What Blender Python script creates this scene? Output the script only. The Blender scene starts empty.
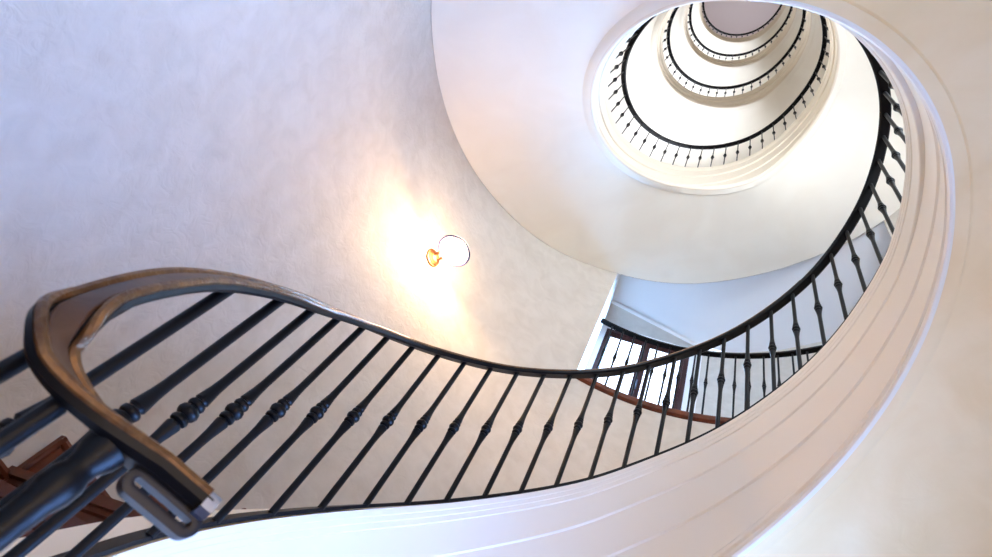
import bpy, bmesh, math, random
import numpy as np
from mathutils import Vector, Matrix

random.seed(7)
PI = math.pi
SC = bpy.context.scene
COL = SC.collection
FL = 0.95                      # the ground floor lies this far under the lens
RO = 2.2                       # radius of the round stairwell wall
HB = 0.85                      # handrail height over the string
PITCH = 3.66                   # storey height of the upper turns

# ------------------------------------------------------------------ materials
def lin(c):
    return tuple(((x/255)/12.92 if x/255 <= .04045 else ((x/255+.055)/1.055)**2.4) for x in c) + (1,)

def mat(name, col, rough=.6, metal=0., spec=.4, noise=None, bump=None, emit=None, coat=0.):
    m = bpy.data.materials.new(name); m.use_nodes = True
    nt = m.node_tree; b = nt.nodes['Principled BSDF']
    b.inputs['Base Color'].default_value = lin(col)
    b.inputs['Roughness'].default_value = rough
    b.inputs['Metallic'].default_value = metal
    b.inputs['Specular IOR Level'].default_value = spec
    b.inputs['Coat Weight'].default_value = coat
    tc = nt.nodes.new('ShaderNodeTexCoord')
    if noise:
        col2, scale, detail, lo, hi = noise
        n = nt.nodes.new('ShaderNodeTexNoise'); n.inputs['Scale'].default_value = scale
        n.inputs['Detail'].default_value = detail; n.inputs['Distortion'].default_value = .8
        nt.links.new(tc.outputs['Object'], n.inputs['Vector'])
        r = nt.nodes.new('ShaderNodeValToRGB')
        r.color_ramp.elements[0].position = lo; r.color_ramp.elements[1].position = hi
        r.color_ramp.elements[0].color = lin(col2); r.color_ramp.elements[1].color = lin(col)
        nt.links.new(n.outputs['Fac'], r.inputs['Fac'])
        nt.links.new(r.outputs['Color'], b.inputs['Base Color'])
    if bump:
        scale, strength, dist = bump
        n = nt.nodes.new('ShaderNodeTexNoise'); n.inputs['Scale'].default_value = scale
        n.inputs['Detail'].default_value = 6; n.inputs['Distortion'].default_value = 1.4
        nt.links.new(tc.outputs['Object'], n.inputs['Vector'])
        bp = nt.nodes.new('ShaderNodeBump'); bp.inputs['Strength'].default_value = strength
        bp.inputs['Distance'].default_value = dist
        nt.links.new(n.outputs['Fac'], bp.inputs['Height'])
        nt.links.new(bp.outputs['Normal'], b.inputs['Normal'])
    if emit:
        b.inputs['Emission Color'].default_value = tuple(emit[0])+(1,); b.inputs['Emission Strength'].default_value = emit[1]
    return m

M = {}
M['plaster'] = mat('trowelled_plaster', (210, 202, 190), .6, noise=((200, 191, 178), 7, 12, .3, .66), bump=(14, .35, .015))
M['soffit'] = mat('smooth_soffit_plaster', (247, 241, 226), .55, noise=((243, 236, 220), 2.0, 5, .3, .6), bump=(6, .08, .01))
M['soffit_warm'] = mat('warm_tinted_soffit_plaster', (247, 217, 165), .6, noise=((239, 204, 148), 2.6, 8, .3, .65), bump=(7, .2, .015))  # warm tint put into the colour, offsetting the added cool fill light
M['string'] = mat('painted_string', (236, 224, 204), .5)
M['white'] = mat('white_paint', (240, 240, 240), .55)
M['ceil'] = mat('grey_lilac_ceiling', (228, 214, 214), .7)
M['iron'] = mat('black_wrought_iron', (5, 5, 7), .42, .0, .22, bump=(60, .12, .004))
M['ironrail'] = mat('black_rail_iron', (5, 5, 7), .42, 0., .22)
M['bronze'] = mat('brown_bronze_rail', (96, 68, 48), .42, .3, .5, noise=((60, 40, 30), 14, 6, .3, .68), bump=(40, .15, .004))
M['bead'] = mat('worn_brass_bead', (116, 84, 50), .34, .5, .5, noise=((84, 56, 32), 34, 5, .35, .62), bump=(70, .5, .004))
M['steel'] = mat('polished_steel', (120, 130, 152), .3, .8, .5, bump=(50, .25, .004))
M['greyiron'] = mat('bare_grey_iron', (24, 26, 34), .4, .2, .4)
M['brass'] = mat('satin_brass', (118, 70, 38), .45, .35)
M['wood'] = mat('red_brown_wood', (112, 56, 32), .4, noise=((74, 34, 20), 9, 6, .3, .7), bump=(30, .15, .004))
M['darkwood'] = mat('dark_red_window_wood', (70, 32, 30), .45, noise=((44, 20, 20), 9, 5, .3, .7))
M['stone'] = mat('pale_step_stone', (206, 198, 186), .4, noise=((190, 182, 170), 6, 6, .3, .7))
M['floor'] = mat('brown_floor_stone', (120, 88, 60), .45, noise=((100, 72, 48), 4, 6, .3, .7))
M['rim'] = mat('dark_blue_rim', (40, 42, 92), .4, .3)
M['bulb'] = mat('glowing_bulb', (255, 250, 240), .4, emit=((1, .62, .31), 1400))
M['fill_up'] = mat('upper_fill_glow', (240, 246, 255), .2, emit=((.80, .87, 1), 11))  # this and the next three glow on added, unseen fill panes
M['fill_cool'] = mat('cool_fill_glow', (240, 246, 255), .2, emit=((.20, .41, 1), 40))
M['fill_warm'] = mat('warm_fill_glow', (255, 240, 220), .2, emit=((1, .66, .28), 4))
M['fill_land'] = mat('landing_fill_glow', (240, 246, 255), .2, emit=((.76, .86, 1), 19))

def opal_glass(name, strength):
    m = bpy.data.materials.new(name); m.use_nodes = True; nt = m.node_tree
    nt.nodes.remove(nt.nodes['Principled BSDF'])
    tr = nt.nodes.new('ShaderNodeBsdfTransparent'); tr.inputs['Color'].default_value = (.2, .2, .2, 1)
    em = nt.nodes.new('ShaderNodeEmission'); em.inputs['Color'].default_value = lin((255, 244, 230)); em.inputs['Strength'].default_value = strength
    ad = nt.nodes.new('ShaderNodeAddShader'); nt.links.new(tr.outputs[0], ad.inputs[0]); nt.links.new(em.outputs[0], ad.inputs[1])
    nt.links.new(ad.outputs[0], nt.nodes['Material Output'].inputs['Surface'])
    return m
M['opal'] = opal_glass('glowing_opal_glass', 1.6)

def clear_glass(name):
    m = bpy.data.materials.new(name); m.use_nodes = True; nt = m.node_tree
    nt.nodes.remove(nt.nodes['Principled BSDF'])
    tr = nt.nodes.new('ShaderNodeBsdfTransparent'); gl = nt.nodes.new('ShaderNodeBsdfGlossy'); gl.inputs['Roughness'].default_value = .02
    mx = nt.nodes.new('ShaderNodeMixShader'); mx.inputs[0].default_value = .06
    nt.links.new(tr.outputs[0], mx.inputs[1]); nt.links.new(gl.outputs[0], mx.inputs[2])
    nt.links.new(mx.outputs[0], nt.nodes['Material Output'].inputs['Surface'])
    return m
M['day'] = clear_glass('clear_window_glass')

# ------------------------------------------------------------------ helpers
def finish(o, mats, parent=None, smooth=35):
    for m in (mats if isinstance(mats, (list, tuple)) else [mats]):
        o.data.materials.append(m)
    if smooth:
        o.data.polygons.foreach_set('use_smooth', [True]*len(o.data.polygons))
        o.data.set_sharp_from_angle(angle=math.radians(smooth))
    COL.objects.link(o)
    if parent: o.parent = parent
    return o

def mesh_obj(name, verts, faces, m, parent=None, smooth=35, recalc=True):
    me = bpy.data.meshes.new(name)
    me.from_pydata([tuple(v) for v in verts], [], [tuple(f) for f in faces])
    me.validate()
    if recalc:
        bm = bmesh.new(); bm.from_mesh(me); bmesh.ops.remove_doubles(bm, verts=bm.verts, dist=1e-6)
        bmesh.ops.recalc_face_normals(bm, faces=bm.faces); bm.to_mesh(me); bm.free()
    return finish(bpy.data.objects.new(name, me), m, parent, smooth)

def empty(name, loc=(0, 0, 0)):
    o = bpy.data.objects.new(name, None); COL.objects.link(o); o.location = loc; o.empty_display_size = .2
    return o

def tag(o, label, cat, group=None, kind=None):
    if label: o['label'] = label
    if cat: o['category'] = cat
    if group: o['group'] = group
    if kind: o['kind'] = kind
    return o

def struct(o):
    o['kind'] = 'structure'; return o

class MB:
    """collects vertices and faces for one mesh"""
    def __init__(s): s.v = []; s.f = []
    def grid(s, rows, close_u=False, close_v=False):
        b = len(s.v); nu = len(rows); nv = len(rows[0])
        for r in rows: s.v += [tuple(p) for p in r]
        for i in range(nu if close_u else nu-1):
            for j in range(nv if close_v else nv-1):
                a = b+i*nv+j; c = b+i*nv+(j+1) % nv
                d = b+((i+1) % nu)*nv+(j+1) % nv; e = b+((i+1) % nu)*nv+j
                s.f.append((a, c, d, e))
        return b
    def face(s, pts):
        b = len(s.v); s.v += [tuple(p) for p in pts]; s.f.append(tuple(range(b, b+len(pts))))
    def box(s, c, x, y, z):
        """centre and three half-axis vectors"""
        c, x, y, z = Vector(c), Vector(x), Vector(y), Vector(z)
        b = len(s.v)
        for i in (-1, 1):
            for j in (-1, 1):
                for k in (-1, 1): s.v.append(tuple(c+x*i+y*j+z*k))
        for q in ((0, 1, 3, 2), (4, 6, 7, 5), (0, 4, 5, 1), (2, 3, 7, 6), (0, 2, 6, 4), (1, 5, 7, 3)):
            s.f.append(tuple(b+i for i in q))
    def lathe(s, prof, n=16, base=(0, 0, 0), axis=(0, 0, 1)):
        ax = Vector(axis).normalized(); q = ax.to_track_quat('Z', 'Y'); base = Vector(base)
        rows = []
        for r, z in prof:
            rows.append([base+q @ Vector((r*math.cos(2*PI*i/n), r*math.sin(2*PI*i/n), z)) for i in range(n)])
        b = s.grid(rows, close_v=True)
        s.f.append(tuple(b+i for i in range(n)))
        s.f.append(tuple(b+(len(prof)-1)*n+i for i in range(n)))
    def tube(s, pts, r, n=10, closed=False):
        pts = [Vector(p) for p in pts]; rows = []
        for i, p in enumerate(pts):
            a = pts[(i-1) % len(pts)] if (closed or i > 0) else p
            c = pts[(i+1) % len(pts)] if (closed or i < len(pts)-1) else p
            t = (c-a).normalized()
            u = t.cross(Vector((0, 0, 1)))
            if u.length < .05: u = t.cross(Vector((1, 0, 0)))
            u.normalize(); w = u.cross(t)
            rr = r[i] if isinstance(r, (list, tuple)) else r
            rows.append([p+u*rr*math.cos(2*PI*k/n)+w*rr*math.sin(2*PI*k/n) for k in range(n)])
        b = s.grid(rows, close_u=closed, close_v=True)
        if not closed:
            s.f.append(tuple(b+i for i in range(n))); s.f.append(tuple(b+(len(pts)-1)*n+i for i in range(n)))
    def build(s, name, m, parent=None, smooth=35):
        return mesh_obj(name, s.v, s.f, m, parent, smooth)

def P(r, th, z):
    """point of the stairwell; z is measured from the lens height"""
    return Vector((r*math.cos(th), r*math.sin(th), z+FL))

# ------------------------------------------------------------------ the helix of the stair
# every curve is stored over s = -theta, which grows as the stair climbs
def curve(nodes, sigma=.09):
    n = sorted((-t, z) for t, z in nodes)
    xs = np.array([a for a, _ in n]); zs = np.array([b for _, b in n])
    g = np.arange(xs[0]-.6, xs[-1]+.6, .01)
    y = np.interp(g, xs, zs)
    lo = g < xs[0]; y[lo] = zs[0]+(g[lo]-xs[0])*(zs[1]-zs[0])/(xs[1]-xs[0])
    hi = g > xs[-1]; y[hi] = zs[-1]+(g[hi]-xs[-1])*(zs[-1]-zs[-2])/(xs[-1]-xs[-2])
    k = np.exp(-.5*(np.arange(-40, 41)*.01/sigma)**2); k /= k.sum()
    ys = np.convolve(np.pad(y, 40, mode='reflect', reflect_type='odd'), k, mode='valid')
    return lambda th: float(np.interp(-th, g, ys))

LAND = -1.6
END = 2*PI+LAND                # 4.683: where the next flight leaves a landing
START = 4.45
RAIL1 = [(4.45, -.1), (4.2, .12), (4.01, .351), (3.97, .434), (3.89, .557), (3.77, .713), (3.65, .85), (3.5, 1.0), (3.3, 1.21), (3.0, 1.51), (2.72, 1.79), (2.44, 2.06),
         (2.3, 2.2), (2.03, 2.46), (1.83, 2.65), (1.64, 2.86), (1.31, 3.18), (1.02, 3.48), (.72, 3.78), (.44, 4.07), (.27, 4.2),
         (.13, 4.32), (-.03, 4.42), (-.2, 4.48), (-.6, 4.47), (-1.6, 4.47)]
RAIL2 = [(4.683, 4.52), (3.49, 5.58), (3.28, 5.83), (3.06, 6.08), (2.76, 6.36), (2.45, 6.67), (2.05, 7.03), (1.71, 7.33),
         (1.46, 7.54), (1.18, 7.77), (.88, 8.08), (.57, 8.4), (.3, 8.53), (.04, 8.56), (-.3, 8.56), (-1.6, 8.56)]
BOT1 = [(4.45, -1.6), (3.0, -.23), (2.0, .76), (1.31, 1.46), (1.02, 1.78), (.64, 2.18), (.36, 2.45), (.06, 2.7), (-.18, 2.84), (-.33, 2.9), (-.6, 2.92), (-1.6, 2.92)]
BOT2 = [(4.683, 2.92), (4.4, 3.2), (3.49, 4.2), (3.24, 4.5), (2.9, 4.86), (2.55, 5.2), (2.18, 5.52), (1.76, 5.82), (1.46, 5.94),
        (1.07, 6.12), (.62, 6.69), (.2, 7.0), (-.2, 7.05), (-1.6, 7.05)]
OUT1 = [(t, z) for t, z in BOT1]
OUT2 = [(4.683, 2.92), (4.3, 3.0), (3.9, 3.3), (3.58, 3.65), (3.44, 3.86), (3.11, 4.27), (2.9, 4.52), (2.66, 4.82), (2.45, 5.05), (2.26, 5.27),
        (2.1, 5.48), (1.97, 5.64), (1.76, 5.82), (1.56, 6.0), (1.31, 6.24), (1.02, 6.42), (.75, 6.47), (.45, 6.49), (.25, 6.75), (.05, 7.02), (-.2, 7.05), (-1.6, 7.05)]
STOREYS = 5
rail, bot, out = [curve(RAIL1)], [curve(BOT1)], [curve(OUT1)]
for k in range(1, STOREYS):
    up = PITCH*(k-1)
    def lift(nodes, prev_end):
        a = [(t, z+up) for t, z in nodes]; a[0] = (a[0][0], prev_end)
        return curve(a)
    rail.append(lift(RAIL2, 4.52 if k == 1 else 8.56+PITCH*(k-2)))
    if k == 1:
        bot.append(curve(BOT2)); out.append(curve(OUT2))
    else:
        b = [(t, z+up) for t, z in BOT2 if t != 4.4]; b[0] = (4.683, 7.05+PITCH*(k-2)); bot.append(curve(b))
        b = [(t, z+up) for t, z in OUT2 if not 3.5 < t < 4.6]; b[0] = (4.683, 7.05+PITCH*(k-2)); out.append(curve(b))

_fl_t = [3.2, 3.35, 3.5, 3.65, 3.77, 3.89, 4.0, 4.45, 4.6]
_fl_r = [1.0246, 1.026, 1.029, 1.034, 1.058, 1.08, 1.08, 1.06, 1.06]
def _flare():
    g = np.arange(3.1, 4.8, .01); y = np.interp(g, _fl_t, _fl_r)
    k = np.exp(-.5*(np.arange(-12, 13)*.01/.045)**2); k /= k.sum()
    return g, np.convolve(np.pad(y, 12, mode='edge'), k, mode='valid')
_fg, _fy = _flare()
def RR(k, th):
    d = (th+1.65+PI) % (2*PI)-PI
    base = 1+.0249*math.cos(2*th)+.0031*math.sin(2*th)+.065*math.exp(-(d/.85)**2)
    if k == 0 and th > 3.25:
        w = min(1, (th-3.25)/.1)
        return base*(1-w)+float(np.interp(th, _fg, _fy))*w
    return base

def start(k): return START if k == 0 else END-.006
def thetas(k, step=.028, a=None, b=None):
    a = start(k) if a is None else a; b = LAND if b is None else b
    n = max(2, int(abs(a-b)/step)); return [a+(b-a)*i/n for i in range(n+1)]

# ------------------------------------------------------------------ room shell
def build_shell():
    # floor
    mb = MB(); n = 96
    mb.face([P(RO+.25, 2*PI*i/n, -FL) for i in range(n)])
    mb.face([P(RO+.25, -2*PI*i/n, -FL-.15) for i in range(n)])
    struct(mb.build('floor', M['floor'], smooth=0))
    # ceiling over the top turn
    ztop = 8.56+PITCH*3+2.2
    mb = MB(); mb.face([P(RO+.25, 2*PI*i/n, ztop) for i in range(n)]); mb.face([P(RO+.25, -2*PI*i/n, ztop+.2) for i in range(n)])
    struct(mb.build('ceiling', M['ceil'], smooth=0))
    # round wall with the gallery opening of the first storey
    T0, T1 = .62, 1.94
    mb = MB()
    full = [T1+(2*PI+T0-T1)*i/150 for i in range(151)]
    zs = [-FL, 0, 1.5, 3, 3.72, 4.5, 6, 8, 10, 13, 16, 19, ztop]
    mb.grid([[P(RO, t, z) for z in zs] for t in full])
    op = [T0+(T1-T0)*i/40 for i in range(41)]
    top = lambda t: min(out[1](t), 6.49)
    mb.grid([[P(RO, t, z) for z in (-FL, 0, 1.5, 3, 3.72)] for t in op])
    mb.grid([[P(RO, t, z) for z in (top(t), top(t)+.4, 7.4, 10, 13, 16, 19, ztop)] for t in op])
    # reveals of the opening
    mb.grid([[P(r, T1, z) for z in (3.72, 4.6, top(T1))] for r in (RO, RO+.14)])
    mb.grid([[P(r, T0, z) for z in (3.72, 4.6, top(T0))] for r in (RO, RO+.14)])
    # outer skin
    mb.grid([[P(RO+.14, t, z) for z in (-FL, ztop)] for t in full])
    mb.grid([[P(RO+.14, t, z) for z in (-FL, 3.72)] for t in op])
    mb.grid([[P(RO+.14, t, z) for z in (6.52, ztop)] for t in op])
    struct(mb.build('wall_round', M['plaster']))

def build_gallery():
    ZF, ZC = 3.79, 6.5
    arc = [((RO+.012)*math.cos(t), (RO+.012)*math.sin(t)) for t in [.5+(1.96-.5)*i/28 for i in range(29)]]   # from right to left
    line = [(-.86, 2.5), (-.93, 2.97), (-1.06, 3.34), (-.928, 3.352), (.204, 3.437), (.36, 3.449), (.63, 3.42), (.95, 3.33), (1.25, 3.2), (1.7, 2.92), (2.15, 2.45), (2.3, 1.8)]
    outline = arc+line
    V = lambda p, z: Vector((p[0], p[1], z+FL))
    mb = MB(); mb.face([V(p, ZF) for p in outline]); mb.face([V(p, ZF-.14) for p in outline[::-1]])
    mb.grid([[V(p, z) for p in outline] for z in (ZF-.14, ZF)])
    struct(mb.build('floor_gallery', M['floor'], smooth=0))
    # ceiling with a lower strip over the window, parted by a small cornice step
    A, B = (-.93, 2.97), (.31, 3.4)
    mb = MB(); mb.face([V(p, ZC) for p in arc+[(-.86, 2.5), A, B]+line[6:]])
    struct(mb.build('ceiling_gallery', M['white'], smooth=0))
    mb = MB(); mb.face([V(p, ZC-.08) for p in [A, (-1.06, 3.34), (.36, 3.449), B]])
    mb.face([V(A, ZC), V(B, ZC), V(B, ZC-.08), V(A, ZC-.08)])
    struct(mb.build('trim_3', M['plaster'], smooth=0))
    # cornice bead on the step
    mb = MB(); mb.tube([V(A, ZC-.05), V(((A[0]+B[0])/2, (A[1]+B[1])/2), ZC-.05), V(B, ZC-.05)], .03, 8)
    struct(mb.build('trim_1', M['white']))
    # walls: left return, window wall with its hole, curved right wall
    mb = MB(); pl = [arc[-1]]+line[:3]
    mb.grid([[V(p, z) for p in pl] for z in (ZF, ZC)])
    struct(mb.build('wall_gallery_left', M['white']))
    w0, w1 = Vector((-.928, 3.352)), Vector((.204, 3.437)); zb, zt = 4.55, 6.37
    d = (w1-w0).normalized(); nrm = Vector((-d.y, d.x))      # outward
    mb = MB()
    a, b = line[2], line[5]
    def wall_rect(p, q, z0, z1): mb.face([V(p, z0), V(q, z0), V(q, z1), V(p, z1)])
    wall_rect(a, w0, ZF, ZC); wall_rect(w1, b, ZF, ZC); wall_rect(w0, w1, ZF, zb); wall_rect(w0, w1, zt, ZC)
    ow0, ow1 = w0+nrm*.12, w1+nrm*.12
    for p, q, z0, z1 in ((w0, ow0, zb, zt), (w1, ow1, zb, zt)): wall_rect(p, q, z0, z1)
    for z in (zb, zt): mb.face([V(w0, z), V(w1, z), V(ow1, z), V(ow0, z)])
    struct(mb.build('wall_gallery_window', M['white'], smooth=0))
    mb = MB(); pl = line[5:]+[arc[0]]
    mb.grid([[V(p, z) for p in pl] for z in (ZF, ZC)])
    struct(mb.build('wall_gallery_right', M['plaster']))
    # window with two leaves
    root = struct(empty('window_1', V(w0, zb)))
    def part(name, m, par, boxes):
        q = MB()
        for s0, s1, z0, z1, n0, n1 in boxes:
            c = w0+d*((s0+s1)/2)+nrm*((n0+n1)/2)
            q.box((c.x, c.y, (z0+z1)/2+FL), (d.x*(s1-s0)/2, d.y*(s1-s0)/2, 0), (nrm.x*(n1-n0)/2, nrm.y*(n1-n0)/2, 0), (0, 0, (z1-z0)/2))
        o = q.build(name, m, None, 0); o.parent = par
        o.matrix_parent_inverse = Matrix.Translation(-Vector(root.location)) if par == root else Matrix.Identity(4)
        return o
    L = (w1-w0).length
    part('frame', M['darkwood'], root, [(0, .06, zb, zt, .01, .1), (L-.06, L, zb, zt, .01, .1), (0, L, zt-.06, zt, .01, .1), (0, L, zb, zb+.06, .01, .1)])
    mid = L*.5
    for s0, s1 in ((.06, mid-.035), (mid+.035, L-.06)):
        o = part('sash', M['darkwood'], root, [(s0, s0+.022, zb+.06, zt-.06, .03, .08), (s1-.022, s1, zb+.06, zt-.06, .03, .08), (s0, s1, zt-.085, zt-.06, .03, .08), (s0, s1, zb+.06, zb+.10, .03, .08)])
        g = part('pane', M['day'], root, [(s0+.022, s1-.022, zb+.10, zt-.085, .05, .056)])
    part('mullion', M['darkwood'], root, [(mid-.035, mid+.035, zb+.06, zt-.06, .0, .09)])
    part('handle', M['steel'], root, [(mid-.012, mid+.012, zb+.75, zb+.9, -.03, .0)])
    # brown nosing on the gallery edge
    mb = MB(); ts = [.86+(1.94-.86)*i/40 for i in range(41)]
    pr = [(-.03, -.045), (-.035, -.01), (-.025, .012), (.05, .012), (.05, -.06), (-.01, -.06)]
    mb.grid([[P(RO+a, t, 3.77+z) for a, z in pr] for t in ts], close_v=True)
    struct(mb.build('trim_2', M['wood']))

# ------------------------------------------------------------------ stair flights
RISE = .19
def risers(k):
    """angles and tread heights of the steps of one flight"""
    base = lambda t: rail[k](t)-HB-.1
    z0 = .975 if k == 0 else base(END)
    res = []; ts = np.arange(start(k), LAND, -.005)
    zmax = base(-.9)
    lvl = z0-RISE*12 if k == 0 else z0+RISE
    while lvl < zmax-.02:
        for t in ts:
            if base(t) >= lvl-1e-6:
                if t < ts[0]-.001 or k: res.append((float(t), float(lvl)))
                break
        lvl += RISE
    return res

def build_flight(k, label):
    root = tag(empty('stair_flight', P(0, 0, -FL if k == 0 else rail[k](END)-HB-.1)), label, 'stair flight', 'stair flights round the open well')
    off = -Vector(root.location)
    def add(mb, name, m, smooth=30):
        mb.v = [tuple(Vector(v)+off) for v in mb.v]
        return mb.build(name, m, root, smooth)
    ts = thetas(k)
    # moulded string facing the well
    rows = []
    for t in ts:
        zt = rail[k](t)-HB; zb = max(bot[k](t), -FL+.001); D = zt-zb; R = RR(k, t)
        g = -.03*min(1, max(0, (.25-t)/.6)) if k == 0 else -.012
        pr = [(.11, 0), (g-.012, 0), (g-.012, -.03), (g-.009, -.034), (g-.009, -.058), (g-.006, -.062), (g-.006, -.088), (g, -.093)]
        pr += [(g, -.25), (g+.004, -.256), (g*.4+.008, -.260), (g*.4+.008, -.485), (g*.4+.013, -.490), (g*.4+.018, -.495)]
        h = .11
        pr += [(.012, -D+h), (-.004, -D+h-.004), (-.014, -D+h-.02), (-.014, -D+h-.04), (-.004, -D+h-.05), (-.004, -D+.045), (-.012, -D+.036), (-.016, -D+.022), (-.010, -D+.006), (0, -D), (.008, -D), (.008, -D+.02)]
        pr = [(a, max(z, -D)) for a, z in pr] if D > .3 else [(a, max(z, -D)) for a, z in pr]
        rows.append([P(R+a, t, zt+z) for a, z in pr])
    mb = MB(); mb.grid(rows)
    mb.f.append(tuple(range(len(rows[0])))); b = (len(rows)-1)*len(rows[0]); mb.f.append(tuple(range(b, b+len(rows[0]))))
    add(mb, 'string', M['string'], 25)
    # plaster underside
    rows = []
    for t in ts:
        R = RR(k, t)+.008; zi = bot[k](t); zo = out[k](t)
        row = [P(R, t, max(zi, -FL+.002)), P(R+.052, t, max(zi, -FL+.002)), P(R+.062, t, max(zi+.010, -FL+.002))]
        row += [P(R+.067+(RO-.004-R-.067)*j/12, t, max(zi+.011+(zo-zi-.011)*j/12, -FL+.002)) for j in range(13)]
        rows.append(row)
    mb = MB(); mb.grid(rows)
    add(mb, 'soffit', M['soffit'] if k else M['soffit_warm'], 40)
    # steps and landing
    rs = risers(k)
    mb = MB(); prev_z = (-FL if k == 0 else rail[k-1](LAND)-HB-.1)
    edges = rs+[(LAND, None)]
    for i, (t, z) in enumerate(rs):
        t1 = edges[i+1][0]; n = max(2, int((t-t1)/.05))
        tt = [t+(t1-t)*j/n for j in range(n+1)]
        r0 = lambda q: RR(k, q)+.1
        mb.grid([[P(r0(q), q, z), P(RO-.004, q, z)] for q in tt])
        # nosing and riser
        mb.grid([[P(r0(t), t+.015, z), P(RO-.004, t+.015, z)], [P(r0(t), t+.015, z-.035), P(RO-.004, t+.015, z-.03)], [P(r0(t), t+.006, z-.034), P(RO-.004, t+.006, z-.034)], [P(r0(t), t+.006, z-.05), P(RO-.004, t+.006, z-.05)], [P(r0(t), t, z-.056), P(RO-.004, t, z-.056)], [P(r0(t), t, prev_z), P(RO-.004, t, prev_z)]])
        mb.face([P(r0(t), t, z), P(RO-.004, t, z), P(RO-.004, t+.015, z), P(r0(t), t+.015, z)])
        # end of the step behind the string
        mb.grid([[P(r0(q), q, z), P(r0(q), q, z-.2)] for q in tt])
        prev_z = z
    add(mb, 'steps', M['wood'], 25)
    return root

def build_baseboard():
    """stepped brown skirting up the round wall beside the first flight"""
    rs = risers(0); H = .17
    mb = MB(); edges = rs+[(LAND, None)]
    r0, r1 = RO-.026, RO-.006
    for i, (t, z) in enumerate(rs[:-1]):
        t1 = rs[i+1][0]
        n = 5; a = t+.008; tt = [a+(t1+.008-a)*j/n for j in range(n+1)]
        mb.grid([[P(r1, q, z+H), P(r0-.004, q, z+H), P(r0-.008, q, z+H-.012), P(r0-.004, q, z+H-.024), P(r0+.006, q, z+H-.03), P(r0, q, z+H-.045), P(r0, q, z-.02)] for q in tt])
        mb.grid([[P(r1, a, z+H), P(r0-.006, a, z+H)], [P(r1, a, z-.25), P(r0-.006, a, z-.25)]])
        # upright bead on the edge of each step
        mb.grid([[P(r0-.008, a-q, zz) for q in (0, .008)] for zz in (z+H, z-RISE+.1)])
        mb.grid([[P(r0-.008, a-.008, zz), P(r0, a-.014, zz)] for zz in (z+H-.03, z-RISE+.1)])
        # panel below down to the next tread
        mb.grid([[P(r0, q, z-.02) for q in tt], [P(r0, q, z-.25) for q in tt]])
    struct(mb.build('baseboard_stair', M['wood'], smooth=25))

# ------------------------------------------------------------------ railings
def frame_at(k, th, zf=None):
    zf = zf or rail[k]
    p = P(RR(k, th), th, zf(th)); q = P(RR(k, th-.01), th-.01, zf(th-.01)); o = P(RR(k, th+.01), th+.01, zf(th+.01))
    T = (q-o).normalized(); N = Vector((math.cos(th), math.sin(th), 0)); N = (N-T*N.dot(T)).normalized()
    U = T.cross(N); U = U if U.z > 0 else -U
    return p, T, N, U

def sweep(k, ts, prof, name, m, parent, zf=None, off=Vector((0, 0, 0)), smooth=35):
    rows = []
    for t in ts:
        p, T, N, U = frame_at(k, t, zf)
        rows.append([p+N*a+U*b+off for a, b in prof])
    mb = MB(); n = len(prof); mb.grid(rows, close_v=True)
    mb.f.append(tuple(range(n))); b = (len(rows)-1)*n; mb.f.append(tuple(range(b, b+n)))
    return mb.build(name, m, parent, smooth)

RAILP = [(-.033, -.010), (-.034, .008), (-.029, .016), (-.021, .016), (-.017, .009), (.017, .009), (.021, .016), (.029, .016), (.034, .008), (.033, -.010), (.024, -.018), (-.024, -.018)]
CAPP = [(-.0165, .000), (-.0165, .0085), (-.014, .0105), (.014, .0105), (.0165, .0085), (.0165, .000)]
COREP = [(-.033, -.004), (-.034, .005), (.034, .005), (.033, -.004), (.024, -.011), (-.024, -.011)]
# the lower end of the first handrail leaves the helix, drops, and curls inward like a scroll
HOOK = [(-.903, -.503, .85), (-.858, -.627, .713), (-.807, -.75, .557), (-.756, -.82, .434), (-.727, -.855, .348), (-.710, -.864, .293),
        (-.694, -.855, .263), (-.668, -.824, .248), (-.628, -.772, .247), (-.581, -.714, .253), (-.529, -.654, .258)]
def catmull(pts, n=8):
    pts = [Vector(p) for p in pts]; q = [2*pts[0]-pts[1]]+pts+[2*pts[-1]-pts[-2]]; res = []
    for i in range(1, len(q)-2):
        a, b, c, d = q[i-1:i+3]
        for j in range(n):
            t = j/n; res.append(.5*(2*b+(c-a)*t+(2*a-5*b+4*c-d)*t*t+(3*b-a-3*c+d)*t**3))
    return res+[pts[-1]]
def rail_path():
    head = [Vector((RR(0, t)*math.cos(t), RR(0, t)*math.sin(t), rail[0](t))) for t in (3.35, 3.5)]
    full = catmull(head+[Vector(p) for p in HOOK], 10)[10:]
    for _ in range(40):
        full = [full[0]]+[full[i]*.5+(full[i-1]+full[i+1])*.25 for i in range(1, len(full)-1)]+[full[-1]]
    hook = [p+Vector((0, 0, FL)) for p in full]                      # from theta 3.5 down to the end
    n = 170; body = [P(RR(0, t), t, rail[0](t)) for t in [3.5+(LAND-3.5)*i/n for i in range(1, n+1)]]
    return hook[::-1]+body, len(hook)
ROLL_I = [0, 10, 36, 60, 72, 86, 104]; ROLL_A = [0, 0, 40, 40, 26, 10, 0]
def path_frames(pts):
    fr = []
    for i, p in enumerate(pts):
        T = (pts[min(i+1, len(pts)-1)]-pts[max(i-1, 0)]).normalized()
        N = T.cross(Vector((0, 0, 1))).normalized(); U = N.cross(T); U = U if U.z > 0 else -U
        a = math.radians(float(np.interp(i, ROLL_I, ROLL_A)))          # the scroll banks outward in its bend
        N, U = N*math.cos(a)+U*math.sin(a), U*math.cos(a)-N*math.sin(a)
        fr.append((p, T, N, U))
    return fr
def sweep_frames(fr, prof, name, m, parent, off, smooth=35):
    mb = MB(); n = len(prof); mb.grid([[p+N*a+U*b+off for a, b in prof] for p, T, N, U in fr], close_v=True)
    mb.f.append(tuple(range(n))); b = (len(fr)-1)*n; mb.f.append(tuple(range(b, b+n)))
    return mb.build(name, m, parent, smooth)
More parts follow.
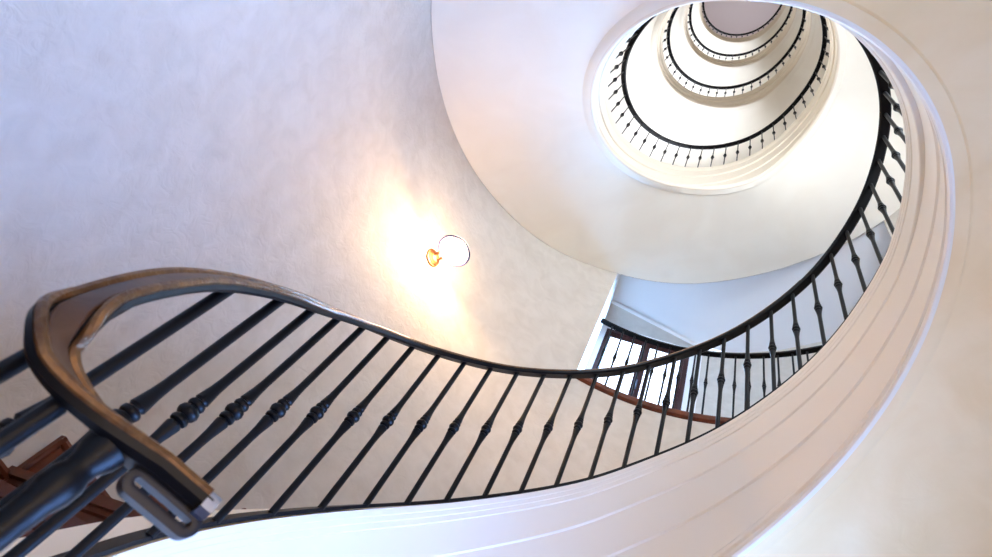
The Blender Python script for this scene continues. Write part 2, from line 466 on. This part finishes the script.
def circ(cx, cy, r, n=8): return [(cx+r*math.cos(2*PI*i/n), cy+r*math.sin(2*PI*i/n)) for i in range(n)]

# one baluster: a slim bar swelling to cones round a turned knot at mid height
HBAL = HB-.03
def baluster_mesh(n, with_knot):
    r = .0115 if not with_knot else .0072; m = HBAL*.5
    cones = [(r, .004), (r, m-.105), (r*1.12, m-.075), (.0165, m-.044), (.0172, m-.038), (.0125, m-.032)]
    up = [(.0125, m+.032), (.0172, m+.038), (.0165, m+.044), (r*1.12, m+.075), (r, m+.105), (r, HBAL+.01)]
    knot = [(.0125, m-.032), (.0185, m-.028), (.0198, m-.0225), (.018, m-.017), (.015, m-.014), (.0215, m-.008), (.0238, m), (.0215, m+.008), (.015, m+.014), (.018, m+.017), (.0198, m+.0225), (.0185, m+.028), (.0125, m+.032)]
    a = MB(); a.lathe(cones+([] if not with_knot else knot[1:-1])+up, n)
    return a, knot
def mesh_only(mb, name, m):
    o = mb.build(name, m, None, 40); me = o.data; bpy.data.objects.remove(o); return me
_a, _k = baluster_mesh(14, False); BAR_MESH = mesh_only(_a, 'baluster', M['iron'])
_b = MB(); _b.lathe(_k, 16); KNOT_MESH = mesh_only(_b, 'knot', M['iron'])
_c, _ = baluster_mesh(8, True); _c.v = [(x*.85, y*.85, z) for x, y, z in _c.v]; BAR_FAR = mesh_only(_c, 'baluster_far', M['iron'])

def place_balusters(root, pts, near, s=1.0, w=1.0):
    off = -Vector(root.location)
    for p in pts:
        o = bpy.data.objects.new('baluster', BAR_MESH if near else BAR_FAR); COL.objects.link(o)
        o.parent = root; o.location = p+off; o.scale = (w, w, s)
        if near:
            q = bpy.data.objects.new('knot', KNOT_MESH); COL.objects.link(q); q.parent = o

def build_railing(k, label):
    t0 = start(k)-(.03 if k else 0)
    root = tag(empty('stair_railing', P(RR(k, t0-.2), t0-.2, rail[k](t0-.2)-HB)), label, 'railing', 'iron stair railings round the open well')
    off = -Vector(root.location)
    ts = thetas(k, .035, t0)
    if k == 0: ts = thetas(0, .012, START-.02, 3.2)+thetas(0, .025, 3.18, LAND)
    if k == 0:
        pts0, nh = rail_path(); fr = path_frames(pts0)
        hr = sweep_frames(fr[2:], CAPP, 'handrail', M['bronze'], root, off)
        hr['label'] = 'brown bronze handrail with a hollow top between two beads'
        sweep_frames(fr[1:], COREP, 'rail_core', M['ironrail'], root, off)
        for sd in (-1, 1):
            b = sweep_frames(fr[2:nh+90], circ(sd*.0272, .0085, .0075), 'edge_bead', M['bead'], hr, off)
            b['label'] = 'worn golden bead along the edge of the handrail'
    else:
        sweep(k, ts, [(a*.76, b*.7) for a, b in RAILP], 'handrail', M['ironrail'], root, off=off)
    base = lambda t: rail[k](t)-HB
    tb = ts if k else [t for t in ts if t < 4.0]
    sweep(k, tb, [(-.008, .004), (.022, .004), (.022, .016), (-.008, .016)], 'bottom_bar', M['ironrail'], root, zf=base, off=off)
    pts = []
    step = .1413; t = 2.996+step*3 if k == 0 else t0-.08
    while t > LAND+.03:
        pts.append(P(RR(k, t), t, base(t)+.012)); t -= step
    place_balusters(root, pts, k < 1)
    if k == 0:
        # the bars under the drooping end of the handrail
        hook = pts0[:nh][::-1]; acc = 0; last = P(RR(0, 2.996+step*3), 2.996+step*3, 0); hp = []
        q = [p for p in hook if math.atan2(p.y, p.x) % (2*PI) > 3.43]
        prev = last
        for p in q:
            acc += math.hypot(p.x-prev.x, p.y-prev.y); prev = p
            if acc > .142: hp.append(p); acc = 0
            if len(hp) == 5: break
        for p in hp[:5]:
            place_balusters(root, [Vector((p.x, p.y, p.z-HB+.045))], True, .95)
        c = pts0[17].copy(); H = c.z-.015; c.z = 0
        mb = MB()
        mb.lathe([(.042, .002), (.042, .015), (.036, .03), (.028, .05), (.019, .07), (.0165, H-.10), (.018, H-.075), (.022, H-.06), (.022, H-.045), (.018, H-.035), (.018, H-.025), (.024, H-.012), (.026, H)], 20, c+off)
        mb.build('newel_post', M['iron'], root)
        # steel cap on the rail end and a flat iron loop folded back under it
        cp = [(a*1.0, b*.8) for a, b in RAILP]
        e = sweep_frames([fr[i] for i in range(0, 3)], cp, 'end_cap', M['steel'], root, off)
        e['label'] = 'bare steel cap on the lower end of the handrail'
        p, T, N, U = fr[0]; p = p+T*.046-U*.0225
        path = []; Lh, h = .036, .0105
        for i in range(14): a = -PI/2+PI*i/13; path.append((-Lh-h*math.cos(a), h*math.sin(a)))
        for i in range(14): a = PI/2-PI*i/13; path.append((Lh+h*math.cos(a), h*math.sin(a)))
        mb = MB(); rows = []; n = len(path)
        for i, (a, b) in enumerate(path):
            a0, b0 = path[i-1]; a1, b1 = path[(i+1) % n]
            tx, ty = a1-a0, b1-b0; l = math.hypot(tx, ty); nx, ny = -ty/l, tx/l
            rows.append([p+off+T*(a+nx*qq)+U*(b+ny*qq)+N*w for w, qq in ((-.011, -.006), (.011, -.006), (.013, .0), (.011, .006), (-.011, .006), (-.013, .0))])
        mb.grid(rows, close_u=True, close_v=True)
        e = mb.build('end_loop', M['greyiron'], root, 50); e['label'] = 'grey iron loop folded under the end of the handrail'
    return root

def build_guard():
    """level balustrade on the gallery edge in front of the window"""
    zt, zb = 4.71, 3.79; T0, T1 = .975, 1.925
    root = tag(empty('gallery_railing', P(RO+.02, 1.45, zb)), 'short level black iron railing standing on the brown edge in front of the window', 'railing')
    off = -Vector(root.location); ts = [T0+(T1-T0)*i/40 for i in range(41)]
    pr = [(-.026, -.012), (-.026, .01), (0, .018), (.026, .01), (.026, -.012)]
    def ring(pr, z, name):
        mb = MB(); rows = [[P(RO+.02+a, t, z+b)+off for a, b in pr] for t in ts]
        mb.grid(rows, close_v=True); n = len(pr); mb.f.append(tuple(range(n))); mb.f.append(tuple(range((len(ts)-1)*n, len(ts)*n)))
        mb.build(name, M['ironrail'], root)
    ring(pr, zt, 'handrail')
    ring([(-.014, 0), (-.014, .01), (.014, .01), (.014, 0)], zb+.015, 'bottom_bar')
    t = T0+.02; pts = []; T1 -= .05
    while t < T1:
        pts.append(P(RO+.02, t, zb+.02)); t += .0545
    place_balusters(root, pts, True, (zt-zb-.03)/HBAL, .78)

# ------------------------------------------------------------------ the wall lamp
def build_sconce():
    th = 2.70; z = 3.43
    c = P(RO-.004, th, z); nin = Vector((-math.cos(th), -math.sin(th), 0)); side = Vector((0, 0, 1)).cross(nin)
    root = tag(empty('wall_lamp', c), 'glowing wall lamp with opal dome and round brass backplate on the pale round wall', 'wall lamp')
    mb = MB(); mb.lathe([(.076, 0), (.078, .006), (.074, .012), (.062, .015), (.058, .022), (.046, .026), (.04, .034), (.0, .036)], 32, (0, 0, 0), nin)
    mb.build('backplate', M['brass'], root)
    for s in (-1, 1):
        mb = MB(); a = side*s*.026
        mb.tube([a+nin*.02, a+nin*.05+Vector((0, 0, .008)), a+nin*.085+Vector((0, 0, .014))], [.011, .009, .012], 12)
        mb.build('arm', M['brass'], root)
    C = nin*.20+Vector((0, 0, .03)); R = .135
    mb = MB(); rows = []
    for i in range(13):
        a = PI/2*i/12; rr = R*math.cos(a); h = R*.72*math.sin(a)
        rows.append([C+Vector((max(rr, .004)*math.cos(2*PI*j/32), max(rr, .004)*math.sin(2*PI*j/32), h)) for j in range(32)])
    mb.grid(rows, close_v=True)
    sh = mb.build('lamp_shade', M['opal'], root, 60)
    mb = MB(); mb.tube([C+Vector((R*math.cos(2*PI*j/48), R*math.sin(2*PI*j/48), 0)) for j in range(48)], .0075, 8, closed=True)
    r = mb.build('shade_rim', M['rim'], sh); r['label'] = 'dark blue rim of the glass shade'
    mb = MB(); mb.lathe([(.004, -.045), (.02, -.038), (.03, -.018), (.03, 0), (.02, .025), (.013, .045), (.012, .09)], 16, C+Vector((0, 0, .01)))
    mb.build('bulb', M['bulb'], root)

# ------------------------------------------------------------------ unseen framed glowing panes, added as fill light
def fill_pane(name, th, z0, z1, half, m, frame=M['darkwood']):
    root = struct(empty(name, P(RO-.01, th, z0)))
    off = -Vector(root.location)
    r0 = RO-.03
    ts = [th-half+2*half*i/12 for i in range(13)]
    mb = MB(); mb.grid([[P(r0+.01, t, z)+off for t in ts] for z in (z0, z1)])
    mb.build('pane', m, root)
    mb = MB()
    for zz in (z0, (z0+z1)/2, z1):
        mb.grid([[P(r0+a, t, zz+b)+off for a, b in ((.028, -.03), (-.02, -.03), (-.02, .03), (.028, .03))] for t in ts], close_v=True)
    for t in (th-half, th, th+half):
        mb.grid([[P(r0+a, t+b, zz)+off for a, b in ((.028, -.02), (-.02, -.02), (-.02, .02), (.028, .02))] for zz in (z0, z1)], close_v=True)
    mb.build('frame', frame, root, 25)

build_shell(); build_gallery(); build_baseboard()
FL_LABEL = ['lowest flight, broad moulded cream string sweeping round the well, brown wooden steps at its foot',
            'second flight with warm plaster underside, passing above the wall lamp',
            'third flight up, its string ringing the well above the second long railing',
            'fourth flight up, a thin white ring under the topmost turns',
            'topmost flight, smallest white ring below the grey ceiling']
RL_LABEL = ['long black railing with bronze handrail end that climbs from the newel post past the window',
            'black iron railing of the second turn, largest ring inside the well opening',
            'black iron railing of the third turn, second largest ring up the well',
            'black iron railing of the fourth turn, thin ring with tiny balusters',
            'black iron railing of the top turn, smallest ring against the grey ceiling']
for k in range(STOREYS):
    build_flight(k, FL_LABEL[k]); build_railing(k, RL_LABEL[k])
build_guard(); build_sconce()
for k in range(1, STOREYS):
    zl = rail[k](1.6)-HB
    fill_pane('window_%d' % (k+1), 1.6, zl+.5, zl+2.3, .42, M['fill_up'])  # unseen glowing panes added to brighten the upper undersides
fill_pane('window_6', -.8, 4.0, 5.6, .40, M['fill_land'])  # unseen pane added above the landing to whiten the second string and underside
fill_pane('cool_fill', .5, -FL+.02, .45, .46, M['fill_cool'])  # unseen blue glowing pane added at the foot to cool the left wall
fill_pane('warm_fill', -1.15, -FL+.02, 1.15, .30, M['fill_warm'])  # unseen warm glowing pane added near the lens to warm the landing underside

# ------------------------------------------------------------------ sky, camera, view
w = bpy.data.worlds.new('sky'); SC.world = w; w.use_nodes = True
nt = w.node_tree; bg = nt.nodes['Background']; bg.inputs['Strength'].default_value = 4.0
tc = nt.nodes.new('ShaderNodeTexCoord'); sp = nt.nodes.new('ShaderNodeSeparateXYZ'); cr = nt.nodes.new('ShaderNodeValToRGB')
cr.color_ramp.elements[0].position = .0; cr.color_ramp.elements[0].color = lin((96, 92, 88))
cr.color_ramp.elements[1].position = .06; cr.color_ramp.elements[1].color = lin((214, 228, 255))
nt.links.new(tc.outputs['Generated'], sp.inputs[0]); nt.links.new(sp.outputs['Z'], cr.inputs['Fac']); nt.links.new(cr.outputs['Color'], bg.inputs['Color'])
# the bright patch of open sky that shines down through the gallery window
sky = bpy.data.lights.new('sky_light', 'AREA'); sky.shape = 'RECTANGLE'; sky.size = 3.6; sky.size_y = 3.0; sky.energy = 6500; sky.color = (.28, .55, 1)
so = bpy.data.objects.new('sky_light', sky); COL.objects.link(so)
wc = Vector((-.36, 3.42, 5.45+FL)); so.location = wc+Vector((1.2, 3.1, 2.5))
so.rotation_euler = (wc-so.location).to_track_quat('-Z', 'Y').to_euler()

cam = bpy.data.cameras.new('camera'); co = bpy.data.objects.new('camera', cam); COL.objects.link(co)
cam.sensor_width = 36; cam.lens = 550/992*36; cam.clip_start = .01
right = Vector((.92754329, 0, .37371573)); upv = Vector((-.19398868, -.85472514, .48146997)); back = Vector((.31942423, -.51908086, -.79279456))
mw = Matrix(((right.x, upv.x, back.x, -.0478), (right.y, upv.y, back.y, -1.2382), (right.z, upv.z, back.z, FL), (0, 0, 0, 1)))
co.matrix_world = mw
cam.dof.use_dof = True; cam.dof.focus_distance = 3.0; cam.dof.aperture_fstop = 5.0
SC.camera = co
vs = SC.view_settings
vs.view_transform = 'Standard'; vs.look = 'None'; vs.gamma = 1; vs.use_curve_mapping = False
vs.exposure = -0.06
SC.cycles.max_bounces = 16; SC.cycles.diffuse_bounces = 10; SC.cycles.use_denoising = True
SC.cycles.sample_clamp_indirect = 12
